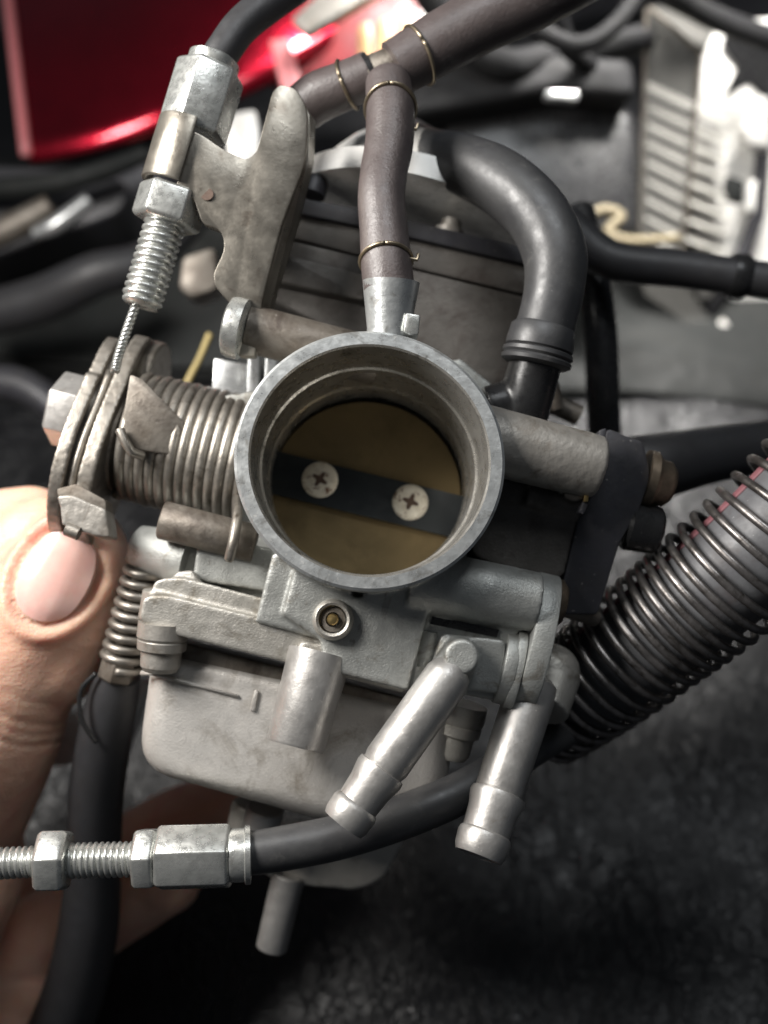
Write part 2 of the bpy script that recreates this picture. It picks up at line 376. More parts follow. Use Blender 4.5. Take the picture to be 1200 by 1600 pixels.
# ---- main casting, fused from its bosses and webs
def inbore(v):
    r = v-C0; c = r.dot(E3); rad = (r-E3*c).length
    return rad < 188 and -30 < c < 310
m = MB()
m.lathe(C0, ED, [(34, 208), (60, 205), (150, 200), (330, 205), (420, 200)], 80, ref=E1)
m.pp([(330, 620), (720, 560), (880, 690), (895, 930), (720, 960), (420, 930), (300, 900)], 1730, 220)   # core
m.cyl(P(640, 903, 1590), P(838, 941, 1600), 54, 50, 48)                        # lower right boss
m.pp([(462, 880), (560, 935), (640, 900), (673, 944), (638, 1080), (505, 1046), (500, 1000), (440, 960)], 1560, 120)  # front block
m.pp([(425, 865), (480, 870), (560, 940), (515, 985), (495, 998), (398, 972), (405, 945)], 1580, 90)      # neck
m.pp([(395, 1010), (400, 945), (445, 880), (520, 990)], 1610, 60)
m.pp([(660, 965), (810, 985), (800, 1100), (720, 1085), (640, 1078)], 1592, 90)       # nozzle saddle
m.pp([(640, 930), (690, 900), (760, 960), (690, 975)], 1590, 70)
body = m.build('main_casting', M['blue'], carb, remesh=4, smooth=4, cut=inbore, sharp=180,
               bump=lambda c: 1.6*noise.noise(c/28)+.9*noise.noise(c/11))
m = MB(); m.cyl(P(700, 672, 1585), P(934, 731, 1612), 58, 54, 48, 4)
m.build('shaft_boss', M['castwarm'], carb, remesh=3.6, smooth=3, cut=inbore, sharp=180, bump=lambda c: 1.6*noise.noise(c/28)+1.2*noise.noise(c/11))
# body on the right + under the ring, its shadow put into a dark colour
m = MB()
m.pp(roundpoly([(700, 730), (912, 770), (905, 800), (880, 905), (800, 895), (740, 870)], 12), 1650, 200)
m.cyl(P(820, 770, 1660), P(905, 795, 1665), 28)
m.pp([(878, 766), (908, 768), (916, 780), (900, 784), (884, 778)], 1600, 40)
m.build('side_casting', M['housing'], carb, remesh=4.5, smooth=4, cut=inbore, sharp=180, bump=lambda c: 1.6*noise.noise(c/28)+.9*noise.noise(c/11))
# upper cover and diaphragm housing behind
m = MB()
up = -E2
m.pp(roundpoly([(440, 372), (560, 400), (880, 478), (872, 560), (800, 640), (700, 600), (420, 470)], 10), 1800, 200)
m.pp(roundpoly([(440, 395), (570, 428), (570, 470), (430, 440)], 6), 1770, 60)
m.build('diaphragm_housing', M['housing'], carb, bevel=7, seg=3)
m = MB(); m.pp(roundpoly([(452, 306), (560, 326), (900, 405), (905, 430), (560, 352), (448, 330)], 5), 1815, 190)
m.build('housing_flange', M['painted'], carb, bevel=5, seg=3)
m = MB(); m.pp(roundpoly([(450, 334), (560, 356), (900, 436), (900, 478), (560, 398), (444, 368)], 5), 1828, 170)
m.build('cover_flange', M['housing'], carb, bevel=6, seg=3)
m = MB(); cc = P(648, 345, 1990)
m.lathe(cc, up, [(-30, 262), (12, 262), (18, 250), (22, 215), (70, 205), (105, 180), (125, 120), (132, 30)], 64)
m.build('top_cover', M['white'], carb, sharp=30)
m = MB(); c1 = P(487, 305, 1830); m.lathe(c1, up, [(0, 26), (26, 26), (34, 22), (36, 8)], 28); m.build('cover_screw', M['painted'], carb)
# horizontal pin with washer at upper left
m = MB(); m.cyl(P(385, 512, 1660), P(590, 566, 1690), 42, 42, 44)
m.build('pivot_boss', M['castdark'], carb, bevel=2)
m = MB(); m.lathe(P(350, 508, 1640), E1, [(0, 10), (3, 40), (8, 50), (16, 52), (34, 52), (38, 46)], 40, ref=E3)
m.build('bracket_screw', M['zinc'], carb, sharp=35)
# light coloured fins at left behind ring
m = MB()
for i, x in enumerate((398, 425, 450)):
    m.pp(roundpoly([(x-10, 548+i*6), (x+8, 552+i*6), (x+4, 640), (x-14, 640)], 3), 1800, 40)
m.pp([(335, 560), (392, 570), (380, 640), (330, 625)], 1850, 60)
m.build('side_fins', M['silver'], carb, bevel=3)
# spigot at top
m = MB(); m.lathe(P(607, 530, 1575), P(611, 444, 1570)-P(607, 530, 1575), [(0, 37), (16, 36), (92, 47), (93, 40)], 44)
m.build('vent_spigot', M['ring'], carb, sharp=30)
m = MB(); m.pp([(634, 488), (657, 492), (654, 522), (640, 524), (630, 518)], 1540, 34); m.build('spigot_lug', M['zinc'], carb, bevel=3)
# elbow fitting
m = MB(); m.tube([(P(842, 548, 1640), 44), (P(828, 600, 1650), 46), (P(812, 660, 1660), 46)], 32)
m.tube([(P(760, 640, 1660), 40), (P(815, 628, 1660), 44), (P(850, 630, 1670), 30)], 24)
m.build('elbow_fitting', M['plastic'], carb, remesh=4, smooth=3, sharp=180)
# ---- float chamber flange
m = MB()
m.pp(roundpoly([(222, 930, 26), (262, 930, 8), (508, 990), (640, 1030), (632, 1084, 4), (500, 1048), (240, 984, 10), (218, 972, 24)], 6), 1590, 150)
m.pp(roundpoly([(240, 905, 16), (285, 902, 10), (500, 958), (510, 1000), (232, 940, 8)], 6), 1605, 130)
m.pp(roundpoly([(275, 893), (300, 890), (312, 908), (268, 905)], 4), 1620, 30)
m.cyl(P(262, 925, 1640), P(254, 972, 1640), 42)
m.build('bowl_flange', M['cast'], carb, remesh=3.6, smooth=4, sharp=180, bump=lambda c: 1.5*noise.noise(c/26)+.9*noise.noise(c/10))
m = MB()
m.pp(roundpoly([(228, 990, 8), (700, 1108), (690, 1140), (225, 1030, 8)], 6), 1650, 180)
m.build('gasket_lip', M['castdark'], carb, remesh=4, smooth=3, sharp=180, bump=lambda c: 1.5*noise.noise(c/26)+.9*noise.noise(c/10))
# left casting behind spring and neck
m = MB()
m.pp(roundpoly([(290, 850), (440, 880), (430, 950), (262, 915)], 8), 1680, 150)
m.pp(roundpoly([(310, 835), (440, 860), (420, 925), (300, 905)], 8), 1650, 60)
m.build('left_casting', M['blue'], carb, remesh=4, smooth=4, cut=inbore, sharp=180, bump=lambda c: 1.5*noise.noise(c/26)+.9*noise.noise(c/10))
m = MB(); m.cyl(P(252, 812, 1640), P(400, 850, 1650), 33, 33, 40, 3); m.build('stop_boss', M['castdark'], carb, sharp=50)
m = MB(); m.lathe(P(212, 852, 1720), P(300, 876, 1700)-P(212, 852, 1720), [(0, 30), (6, 38), (70, 46), (80, 52), (110, 52)], 40)
m.build('pump_boss', M['blue'], carb, sharp=50)
# flange screws
def stack_screw(p0, p1, r, name='bowl_screw', mt='nozzle'):
    m = MB(); d = p1-p0; L = d.length
    m.lathe(p0, d, [(0, r*1.18), (L*.30, r*1.2), (L*.36, r*1.12), (L*.38, r*1.16), (L*.55, r*1.14), (L*.6, r*.95), (L*.9, r*.93), (L, r*.78), (L+1, r*.3)], 40)
    return m.build(name, M[mt], carb, sharp=30)
stack_screw(P(256, 972, 1622), P(250, 1048, 1625), 36, mt='castwarm')
stack_screw(P(722, 1098, 1690), P(700, 1182, 1690), 39, mt='cast')
# bowl : rounded box
m = MB()
def rbox(corners, d0, d1, rad, inset, nl=6):
    # rounded slab: outline in photo px at depth d0, swept back to d1, front edge rounded by inset
    rs = []
    cx = sum(c[0] for c in corners)/len(corners); cy = sum(c[1] for c in corners)/len(corners)
    for i in range(nl+1):
        a = math.pi/2*i/nl
        sh = inset*(1-math.sin(a)); dz = inset*(1-math.cos(a))
        pts = roundpoly([(c[0]+(cx-c[0])/math.hypot(cx-c[0], cy-c[1])*sh*1.2, c[1]+(cy-c[1])/math.hypot(cx-c[0], cy-c[1])*sh*1.2, (c[2] if len(c) > 2 else rad)) for c in corners], rad, 6)
        rs.append([P(x, y, d0)+E3*(inset-dz if False else inset*(1-math.cos(a))*0 + inset*(math.sin(a)*0)+ (inset - inset*math.cos(a))) for x, y in pts])
    rs.append([p+E3*(d1-d0) for p in rs[-1]])
    m.rings(rs)
rbox([(232, 1010, 10), (718, 1112, 10), (700, 1250, 50), (640, 1305, 60), (520, 1295, 60), (205, 1205, 60)], 1640, 1930, 30, 46)
m.build('float_bowl', M['bowl'], carb, remesh=5, smooth=6, sharp=180, bump=lambda c: 1.8*noise.noise(c/60)+.6*noise.noise(c/12))
m = MB(); m.tube([(P(222, 1052, 1652), 5), (P(236, 1052, 1640), 4), (P(372, 1088, 1637), 3)], 8); m.build('parting_line', M['bowl'], carb, sharp=180)
for qx, qy, qd in ((700, 372, 1850), (842, 418, 1850)):
    m = MB(); m.lathe(P(qx, qy, qd), up, [(0, 30), (14, 30), (16, 20), (34, 20), (38, 14)], 28); m.build('cover_screw', M['castwarm'], carb)
m = MB(); m.pp([(398, 1078), (404, 1080), (398, 1112), (390, 1110)], 1634, 20); m.build('bowl_rib', M['bowl'], carb, bevel=2)
# lower sump behind
m = MB()
m.cyl(P(400, 1255, 1860), P(385, 1330, 1860), 46)
m.pp(roundpoly([(385, 1300), (640, 1300), (600, 1375), (560, 1392), (440, 1382), (385, 1350)], 18), 1880, 120)
m.build('bowl_sump', M['cast'], carb, remesh=5, smooth=4, sharp=180)
m = MB(); m.cyl(P(452, 1365, 1890), P(424, 1482, 1890), 33, 31, 30, 3); m.build('drain_nipple', M['nozzle'], carb)
m = MB(); m.cyl(P(415, 1262, 1800), P(405, 1310, 1810), 36, 36, 30, 3); m.build('drain_plug', M['nozzle'], carb)
# ---- central stub pipe
m = MB(); a = P(500, 1022, 1598); b = P(461, 1167, 1560); L = (b-a).length
m.lathe(a, b-a, [(0, 54), (L*.2, 52), (L-4, 48), (L, 46), (L, 35), (L-30, 35)], 56)
m.build('stub_pipe', M['nozzle'], carb, sharp=35)
m = MB(); m.pp(roundpoly([(470, 1000), (512, 1008), (504, 1050), (452, 1038)], 8), 1566, 60)
m.build('pipe_web', M['cast'], carb, remesh=3.6, smooth=6, sharp=180)
# ---- pilot jet boss
c = P(520, 968, 1548)
m = MB(); m.lathe(c+E3*14, -E3, [(0, 34), (14, 33), (20, 30), (22, 27), (20, 23), (-4, 20), (-22, 19), (-23, 1)], 44, cap0=False)
jb = m.build('jet_boss', M['cast'], carb, sharp=30)
m = MB(); m.lathe(c+E3*4, -E3, [(0, 9.5), (10, 9.5), (13, 7), (14, 1)], 28); m.build('jet', M['jet'], jb)
m = MB(); m.lathe(c+E3*3, -E3, [(0, 20), (2, 20), (2.5, 12)], 28, cap0=False, cap1=False); m.build('jet_seat', M['castdark'], jb)
# ---- nozzles
def nozzle(a, b, prof, name='fuel_nozzle'):
    m = MB(); d = b-a; L = d.length
    m.lathe(a, d, [(t*L, r) for t, r in prof] + [(L, prof[-1][1]-9), (L-40, prof[-1][1]-10)], 56)
    return m.build(name, M['nozzle'], carb, sharp=28)
nozzle(P(712, 1040, 1545), P(536, 1288, 1490), [(0, 26), (.04, 34), (.08, 38), (.62, 38), (.655, 35), (.66, 40), (.69, 41), (.77, 36), (.87, 34), (.88, 37), (.90, 39), (.97, 38), (1, 35)])
nozzle(P(838, 1056, 1640), P(747, 1338, 1530), [(0, 14), (.012, 30), (.04, 40), (.1, 43), (.65, 40), (.66, 39), (.665, 44), (.69, 46), (.76, 41), (.87, 38.5), (.88, 42), (.90, 44), (.97, 42), (1, 38)])
m = MB(); c = P(722, 1026, 1520)
m.lathe(c, E3, [(0, 24), (3, 28), (10, 28.5), (90, 30)], 40)
m.tube([(c+E3*40, 30), (P(712, 1040, 1556), 34), (P(690, 1072, 1550), 34)], 24)
m.pp(roundpoly([(690, 990), (790, 1000), (785, 1085), (700, 1075), (670, 1050)], 10), 1572, 60)
m.build('nozzle_knuckle', M['blue'], carb, remesh=3.4, smooth=3, sharp=180, bump=lambda c: 1.2*noise.noise(c/20)+.8*noise.noise(c/9))
m = MB(); m.tube([(P(800, 1030, 1690), 40), (P(848, 1040, 1690), 46), (P(868, 1062, 1680), 44), (P(850, 1110, 1640), 42)], 32); m.ball(P(862, 1050, 1690), 50)
m.build('nozzle_elbow', M['cast'], carb, remesh=4, smooth=4, sharp=180)
# slot cover, small post
m = MB(); m.lathe(P(672, 985, 1600), P(662, 1040, 1605)-P(672, 985, 1600), [(0, 16), (40, 20), (60, 18)], 24); m.build('saddle_post', M['blue'], carb)
m = MB(); m.pp([(676, 962), (780, 984), (776, 996), (672, 975)], 1588, 8); m.build('slot', M['plastic'], carb)
# oval cover plate seen edge-on
def ovalplate(cen, hl, hw, th, name, mt, off=(0, 0), nn=40, bev=3):
    m = MB(); pts = []
    for i in range(nn):
        a = 2*math.pi*i/nn; x = math.cos(a); y = math.sin(a)
        e = hl*math.copysign(abs(x)**.9, x); g = hw*math.copysign(abs(y)**.9, y)
        pts.append(cen + E2*e + E3*g)
    m.prism(pts, E1*th); return m.build(name, M[mt], carb, bevel=bev)
ovalplate(P(818, 998, 1640), 118, 84, 36, 'side_plate', 'blue')
ovalplate(P(780, 1040, 1610), 62, 52, 22, 'inner_plate', 'blue')
ovalplate(P(797, 1044, 1600), 66, 40, 16, 'inner_plate', 'blue')
m = MB(); m.lathe(P(856, 940, 1640), E1, [(0, 44), (18, 42), (28, 32), (32, 10)], 36); m.build('plate_end_screw', M['coppery'], carb)
m = MB(); m.cyl(P(862, 945, 1660), P(930, 966, 1700), 15); m.build('link_rod', M['castdark'], carb)
m = MB(); m.cyl(P(790, 1090, 1600), P(808, 1096, 1600), 14); m.build('plate_rivet', M['blue'], carb)
# ---- black bracket on the right
m = MB()
m.pp(roundpoly([(948, 668, 10), (1006, 690, 8), (1018, 745, 20), (998, 800), (968, 850), (935, 960), (868, 960), (905, 800), (934, 745)], 8), 1650, 70)
m.build('sensor_bracket', M['painted'], carb, bevel=5)
m = MB(); m.pp([(936, 672), (948, 668), (940, 745), (912, 805), (904, 800), (928, 742)], 1600, 24); m.build('bracket_lip', M['painted'], carb, bevel=3)
m = MB(); m.lathe(P(1005, 748, 1690), E1, [(0, 52), (14, 52), (24, 42), (42, 40), (52, 30), (56, 10)], 36); m.build('bracket_bolt', M['coppery'], carb)
m = MB(); m.cyl(P(975, 818, 1690), P(1030, 830, 1690), 46, 42, 32, 6); m.build('bracket_stud', M['plastic'], carb)
m = MB(); m.pp([(914, 768), (921, 766), (919, 784), (912, 784)], 1592, 8); m.build('brass_tab', M['jet'], carb, bevel=1)

# ---- throttle drum (pulley) at the left, its axis is the shaft
def axis_point(px, c=pd):                      # point on the shaft axis seen at photo column px
    base = Q(0, sy-6, c); # base + a*E1 ; solve (x/-z)*F+600 = px
    kx = (px-600)/F
    a = (-kx*base.z - base.x)/(E1.x + kx*E1.z)
    return base + E1*a
wc = axis_point(170) + E2*15 + E1*14
def drum(off, th, radf, name, mt, bev=2.5, nn=72):
    pts = []
    for i in range(nn):
        a = 2*math.pi*i/nn                    # a=0 toward camera(-E3), pi/2 toward up(-E2)
        r = radf(a); pts.append(wc + E1*off - E3*(r*math.cos(a)) - E2*(r*math.sin(a)))
    m = MB(); m.prism(pts, E1*th)
    return m.build(name, M[mt], carb, remesh=3.2, smooth=3, sharp=180, bump=lambda c: 3*noise.noise(c/30)+1.1*noise.noise(c/9))
def rim(a):
    n_ = 116-28*math.sin(a) if math.cos(a) > 0 else 105
    return 1/math.sqrt((math.cos(a)/n_)**2+(math.sin(a)/204)**2)
drum(-58, 25, lambda a: rim(a)-4 if not (50 < math.degrees(a) < 110) else rim(a)-16, 'drum_flange', 'wire')
drum(-37, 30, lambda a: rim(a)-30, 'drum_core', 'castdark')
drum(-9, 28, lambda a: rim(a), 'drum_flange', 'wire')
# raised lobe at the back top
m = MB()
lob = [wc + E1*14 + E3*(48+88*math.cos(t)) - E2*(132+78*math.sin(t)) for t in [2*math.pi*i/32 for i in range(32)]]
m.prism(lob, E1*26); m.build('drum_lobe', M['wire'], carb, remesh=3.2, smooth=4, sharp=180, bump=lambda c: 2*noise.noise(c/20))
# hub + ramp (stop)
m = MB(); m.lathe(wc+E1*12, E1, [(0, 96), (12, 92), (24, 60), (80, 56)], 40); m.build('drum_hub', M['castdark'], carb)
m = MB()
m.prism([P(203, 584, 1660), P(222, 592, 1655), P(290, 662, 1672), P(272, 712, 1668), P(200, 700, 1650), P(192, 650, 1650)], E3*30)
m.build('stop_lug', M['castdark'], carb, bevel=4)
m = MB(); m.tube([(P(187, 672, 1640), 8), (P(195, 690, 1635), 8.5), (P(205, 706, 1640), 8.5), (P(222, 712, 1660), 8)], 14); m.build('hook', M['wire'], carb)
# lower anchor tab
m = MB()
m.pp(roundpoly([(88, 775), (110, 772), (165, 796), (172, 840), (150, 838), (96, 820), (94, 790)], 5), 1622, 60)
m.build('anchor_tab', M['castwarm'], carb, remesh=3, smooth=3, sharp=180, bump=lambda c: 3*noise.noise(c/20)+2*noise.noise(c/8))
m = MB(); m.pp(roundpoly([(88, 764), (120, 756), (165, 782), (166, 802), (92, 782)], 4), 1632, 50); m.build('anchor_step', M['castdark'], carb, bevel=3)
m = MB(); m.cyl(P(104, 826, 1625), P(124, 834, 1625), 12); m.build('cable_end', M['wire'], carb)
# hex nut on the outer end
m = MB(); a = axis_point(84, pd-10); b = axis_point(142, pd-10)
m.hexa(a-E2*16, b-E2*16, 70, 5, ref=E2, phase=R(14)); m.build('shaft_nut', M['nozzle'], carb, bevel=2)
m = MB(); m.lathe(b-E2*12, E1, [(-4, 74), (8, 76), (20, 76)], 40); m.build('shaft_washer', M['wire'], carb)
# return spring
a = axis_point(208); b = axis_point(400)
m = MB(); m.helix(a, b, 112, 10.5, 13.2, 10, 40, r1=114, ref=E2, wob=.8)
m.build('return_spring', M['wire'], carb, sharp=180)
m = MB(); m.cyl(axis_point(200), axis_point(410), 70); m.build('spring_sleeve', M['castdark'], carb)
m = MB(); m.tube([(P(371, 780, 1680), 9), (P(371, 806, 1610), 9), (P(366, 840, 1590), 9), (P(358, 874, 1590), 8.5), (P(357, 878, 1590), 5)], 14)
m.build('spring_tail', M['wire'], carb, sharp=180)
# ---- choke plunger spring at left, under the pump boss
m = MB(); m.helix(P(233, 876, 1730), P(190, 1040, 1760), 34, 8, 10, 10, 28, r1=36); m.build('idle_spring', M['wire'], carb, sharp=180)
m = MB(); m.cyl(P(233, 870, 1730), P(188, 1050, 1765), 20); m.build('idle_screw', M['castdark'], carb)
m = MB(); m.hexa(P(192, 1020, 1750), P(180, 1062, 1755), 34, 4); m.build('idle_nut', M['castdark'], carb, bevel=1)

# ---- cable bracket (steel sheet)
br = [(302, 204, 4), (318, 212, 6), (350, 234, 10), (386, 250, 12), (401, 236, 7), (426, 142, 10), (438, 131, 10), (464, 138, 14), (481, 172, 16), (478, 250, 20), (440, 350, 20),
      (410, 465, 8), (398, 556, 4), (372, 556, 4), (366, 480, 8), (336, 448, 14), (333, 428, 10), (352, 388, 14), (346, 358, 14), (316, 350, 10), (302, 308, 6), (272, 298, 4)]
def brd(x, y): return 1604 + (x-300)*.22 + (y-300)*.05
m = MB(); pts = roundpoly(br, 8, 3)
m.prism([P(x, y, brd(x, y)) for x, y in pts], E3*18 + E1*3)
m.build('cable_bracket', M['bracket'], carb, bevel=3.5)
# bracket's rolled left end (wraps round the adjuster) and folded back edge
m = MB()
ax0 = P(222, 470, 1640); ax1 = P(335, 95, 1650); axd = (ax1-ax0).normalized()
def axp(py): # point of the cable axis seen at photo row py
    t = (470-py)/375; return ax0.lerp(ax1, t)
u_, w_ = frame(axd, E1)                      # u_ right, w_ depth
if w_.z < 0: w_ = -w_
def roll(y0, y1, r0, r1):
    rs = []
    for i in range(2):
        base = axp(y0) if i == 0 else axp(y1)
        o = []
        for q in range(17): a = R(72+128*q/16); o.append(base + u_*(r1*math.cos(a)) + w_*(r1*math.sin(a)))
        for q in range(17): a = R(200-128*q/16); o.append(base + u_*(r0*math.cos(a)) + w_*(r0*math.sin(a)))
        rs.append(o)
    m.rings(rs)
roll(296, 200, 50, 60)
m.build('bracket_roll', M['bracket'], carb, bevel=3)
m = MB()
m.prism([P(474, 158, brd(474, 158)+8), P(481, 180, brd(481, 180)+8), P(478, 250, brd(478, 250)+8), P(446, 345, brd(446, 345)+8), P(414, 462, brd(414, 462)+8), P(402, 556, brd(402, 556)+8), P(410, 556, 1690), P(436, 455, 1700), P(470, 345, 1720), P(492, 255, 1720), P(494, 190, 1710)], -E1*10)
m.build('bracket_fold', M['bracket'], carb, bevel=3)
m = MB(); m.lathe(P(323, 303, brd(323, 303)-.8), E3, [(0, 11), (6, 11)], 20); m.build('bracket_hole_shade', M['rust_shade'], carb)  # dark disc on the face stands for the shade inside the hole

# ================================================================ THROTTLE CABLE
cab = thing('throttle_cable', ax0, 'black throttle cable with zinc hex adjuster and bare steel wire, hooked onto the drum', 'cable')
m = MB(); m.thread(axp(478), axp(330), 35.5, 12.5, 6); m.build('threaded_tube', M['zinc'], cab, sharp=60)
m = MB(); m.hexa(axp(352), axp(298), 60, 6, ref=E1, phase=R(8)); m.build('lock_nut', M['zinc'], cab, bevel=2.5)
m = MB(); m.hexa(axp(212), axp(108), 60, 6, ref=E1, phase=R(22)); m.build('hex_adjuster', M['zinc'], cab, bevel=2.5)
m = MB(); m.lathe(axp(108), axd, [(0, 42), (4, 44), (16, 44), (20, 38)], 36); m.build('collar', M['zinc'], cab)
m = MB(); m.tube(spline([(333, 104, 1650, 27), (350, 78, 1652, 27), (378, 40, 1665, 27), (425, 2, 1690, 28), (500, -50, 1730, 28)]), 28); m.build('outer_sheath', M['rubber'], cab, sharp=180)
m = MB()
wp = [P(218, 462, 1640), P(204, 500, 1648), P(193, 532, 1655), P(184, 560, 1662), P(180, 580, 1668)]
for q in range(3):
    pts = []
    for i in range(61):
        t = i/60*4; j = min(3, int(t)); p = wp[j].lerp(wp[j+1], t-j); a = i*.62+q*2.094
        pts.append((p + Vector((math.cos(a), .2*math.sin(a), math.sin(a)))*4.2, 4.6))
    m.tube(pts, 8)
m.build('inner_wire', M['zinc'], cab, sharp=180)
m = MB(); gp = []
for i in range(20):
    a = R(62 - 120*i/19); gp.append((wc + E1*(-22) - E3*((rim(a)-22)*math.cos(a)) - E2*((rim(a)-22)*math.sin(a)), 7))
m.tube(gp, 10); m.build('wire_in_groove', M['wire'], cab, sharp=180)

# ================================================================ VENT HOSE WITH T-PIECE
vh = thing('vent_hose', P(606, 445, 1590), 'brown-black rubber vent hose with T joint and wire clips, standing on the spigot', 'hose')
m = MB(); m.tube(spline([(608, 452, 1568, 40), (604, 415, 1572, 40), (600, 365, 1585, 38), (596, 310, 1600, 37), (600, 268, 1620, 37), (608, 225, 1640, 38), (610, 175, 1660, 38), (607, 135, 1680, 36), (606, 126, 1685, 34)]), 36)
m.build('vertical_branch', M['brownrubber'], vh, sharp=50)
m = MB(); m.tube(spline([(617, 108, 1700, 42), (640, 95, 1700, 43), (690, 66, 1700, 46), (760, 28, 1700, 48), (830, -5, 1700, 50), (930, -60, 1700, 52)]), 36)
m.build('right_branch', M['brownrubber'], vh, sharp=50)
m = MB(); m.tube(spline([(474, 168, 1760, 36), (500, 150, 1750, 37), (540, 134, 1740, 36), (580, 115, 1730, 34)]), 32)
m.build('left_branch', M['brownrubber'], vh, sharp=50)
m = MB(); m.tube(spline([(574, 118, 1725, 27), (600, 107, 1715, 27), (640, 92, 1705, 27)]), 28); m.tube([(P(604, 108, 1710), 26), (P(606, 150, 1690), 26)], 24)
m.build('joint', M['castdark'], vh)
m = MB(); m.tube([(P(577, 117, 1726), 38), (P(584, 113, 1725), 38)], 30); m.build('rubber_band', M['plastic'], vh)
def clip(p, d, r, tilt=0, name='wire_clip', parent=None, wr=3.2):
    u, w = frame(d); m = MB(); pts = []
    for i in range(37):
        a = 2*math.pi*i/36; pts.append((p + u*(r*math.cos(a)) + w*(r*math.sin(a)) + d.normalized()*(r*tilt*math.cos(a)), wr))
    m.tube(pts, 8); return m.build(name, M['clip'], parent or vh, sharp=180)
clip(P(610, 170, 1662), P(607, 125, 1685)-P(610, 220, 1640), RR(38, 1662)+2, .35)
clip(P(603, 408, 1573), P(600, 365, 1585)-P(604, 430, 1570), RR(40, 1573)+1, .25)
clip(P(655, 87, 1700), P(690, 66, 1700)-P(640, 95, 1700), RR(44, 1700)+2, .1)
clip(P(543, 133, 1740), P(580, 115, 1730)-P(500, 150, 1750), RR(36, 1740)+2, -.1)
for (x, y, dd) in ((641, 402, 1560), (640, 198, 1640)):
    m = MB(); m.tube([(P(x-4, y+2, dd), 3.4), (P(x+10, y+4, dd+5), 3.2), (P(x+13, y-5, dd+6), 3)], 8); m.build('clip_ear', M['clip'], vh)

# ================================================================ ELBOW HOSE
eh = thing('elbow_hose', P(838, 560, 1640), 'thick black rubber elbow hose curving over and down onto the black fitting', 'hose')
m = MB(); m.tube(spline([(640, 215, 2000, 30), (672, 240, 1850, 38), (718, 255, 1760, 45), (782, 285, 1700, 50), (838, 335, 1660, 50), (866, 395, 1640, 50), (866, 450, 1635, 47), (855, 500, 1635, 46), (846, 525, 1635, 47)]), 48)
m.build('bent_tube', M['rubbergrey'], eh, sharp=180)
m = MB(); a = P(850, 508, 1635); b = P(836, 572, 1638); L = (b-a).length
m.lathe(a, b-a, [(0, 49), (6, 55), (30, 58), (40, 58), (43, 54), (46, 60), (52, 61), (56, 57), (60, 61), (66, 60), (70, 52)], 48)
m.build('collar', M['rubbergrey'], eh, sharp=40)

# ================================================================ SPRING GUARDED HOSE (right)
sh = thing('spring_guarded_hose', P(900, 1050, 1750), 'grey hose with red stripe inside a long steel coil spring, crossing to the right edge', 'hose')
cpts = [(850, 1118, 1890, 76), (890, 1090, 1850, 82), (950, 1045, 1800, 89), (1027, 985, 1750, 94), (1097, 930, 1710, 99), (1190, 850, 1660, 103), (1300, 742, 1620, 106)]
core = spline([(a, b, c, r*.83) for a, b, c, r in cpts], 14)
m = MB(); m.tube(core, 40); m.build('hose', M['hosegrey'], sh, sharp=180)
# red stripe along the upper left side of the hose
m = MB(); st = []
for i, (p, r) in enumerate(core):
    t = (core[min(i+1, len(core)-1)][0]-core[max(0, i-1)][0]).normalized()
    n1 = Vector((-.80, .72, .05)); n1 = (n1-t*n1.dot(t)).normalized(); b1 = t.cross(n1)
    st.append([p + (n1*math.cos(a)+b1*math.sin(a))*(r+q) for a, q in ((-.17, .3), (-.1, 1.6), (0, 2), (.1, 1.6), (.17, .3), (0, -3))])
m.rings(st); m.build('stripe', M['hosered'], sh, sharp=180)
m = MB()
env = spline(cpts, 40); turns = 24; N = turns*34; pts = []
for i in range(N+1):
    t = (i/N)**.82*(len(env)-1); j = min(len(env)-2, int(t)); f = t-j
    p = env[j][0].lerp(env[j+1][0], f); r = env[j][1]*(1-f)+env[j+1][1]*f
    tg = (env[min(j+3, len(env)-1)][0]-env[max(0, j-3)][0]).normalized()
    u, w = frame(tg, Vector((0, 0, 1))); a = 2*math.pi*i/34
    pts.append((p + u*(r*math.cos(a)) + w*(r*math.sin(a)) + tg*(3*math.sin(i*.011)), 7.5))
m.tube(pts, 9); m.build('coil_spring', M['spring'], sh, sharp=180)

# ================================================================ LOOSE CABLE at the bottom
lc = thing('loose_cable', P(240, 1340, 1480), 'loose black cable with zinc hex fittings and thread lying across the bottom left', 'cable')
dl = 1560
m = MB(); m.thread(P(-60, 1352, dl-20), P(60, 1346, dl-10), RR(24, dl), 9.5, 4.5); m.thread(P(100, 1345, dl-5), P(226, 1342, dl), RR(27, dl), 9.5, 4.5)
m.build('threaded_rod', M['zinc'], lc, sharp=60)
m = MB(); m.hexa(P(60, 1345, dl-8), P(108, 1344, dl-5), RR(50, dl), 7, ref=Vector((0, 1, 0)), phase=R(10)); m.build('lock_nut', M['zinc'], lc, bevel=2.5)
m = MB(); m.hexa(P(212, 1341, dl), P(248, 1340, dl), RR(49, dl), 5, ref=Vector((0, 1, 0)), phase=R(14)); m.build('thin_nut', M['zinc'], lc, bevel=2.5)
m = MB(); m.hexa(P(246, 1340, dl), P(362, 1337, dl+5), RR(52, dl), 5, ref=Vector((0, 1, 0)), phase=R(4)); m.build('hex_adjuster', M['zinc'], lc, bevel=2.5)
m = MB(); a = P(358, 1337, dl); b = P(392, 1335, dl+5)
m.lathe(a, b-a, [(0, 40), (4, 42), (24, 42), (26, 46), (34, 46), (36, 34)], 36); m.build('collar', M['zinc'], lc)
m = MB(); m.tube(spline([(384, 1334, 1566, 33), (450, 1324, 1575, 34), (540, 1305, 1590, 34), (640, 1272, 1615, 34), (720, 1238, 1640, 32), (800, 1190, 1700, 28), (880, 1145, 1780, 24), (960, 1110, 1900, 20), (1040, 1080, 2100, 18)]), 32)
m.build('outer_sheath', M['rubbergrey'], lc, sharp=180)

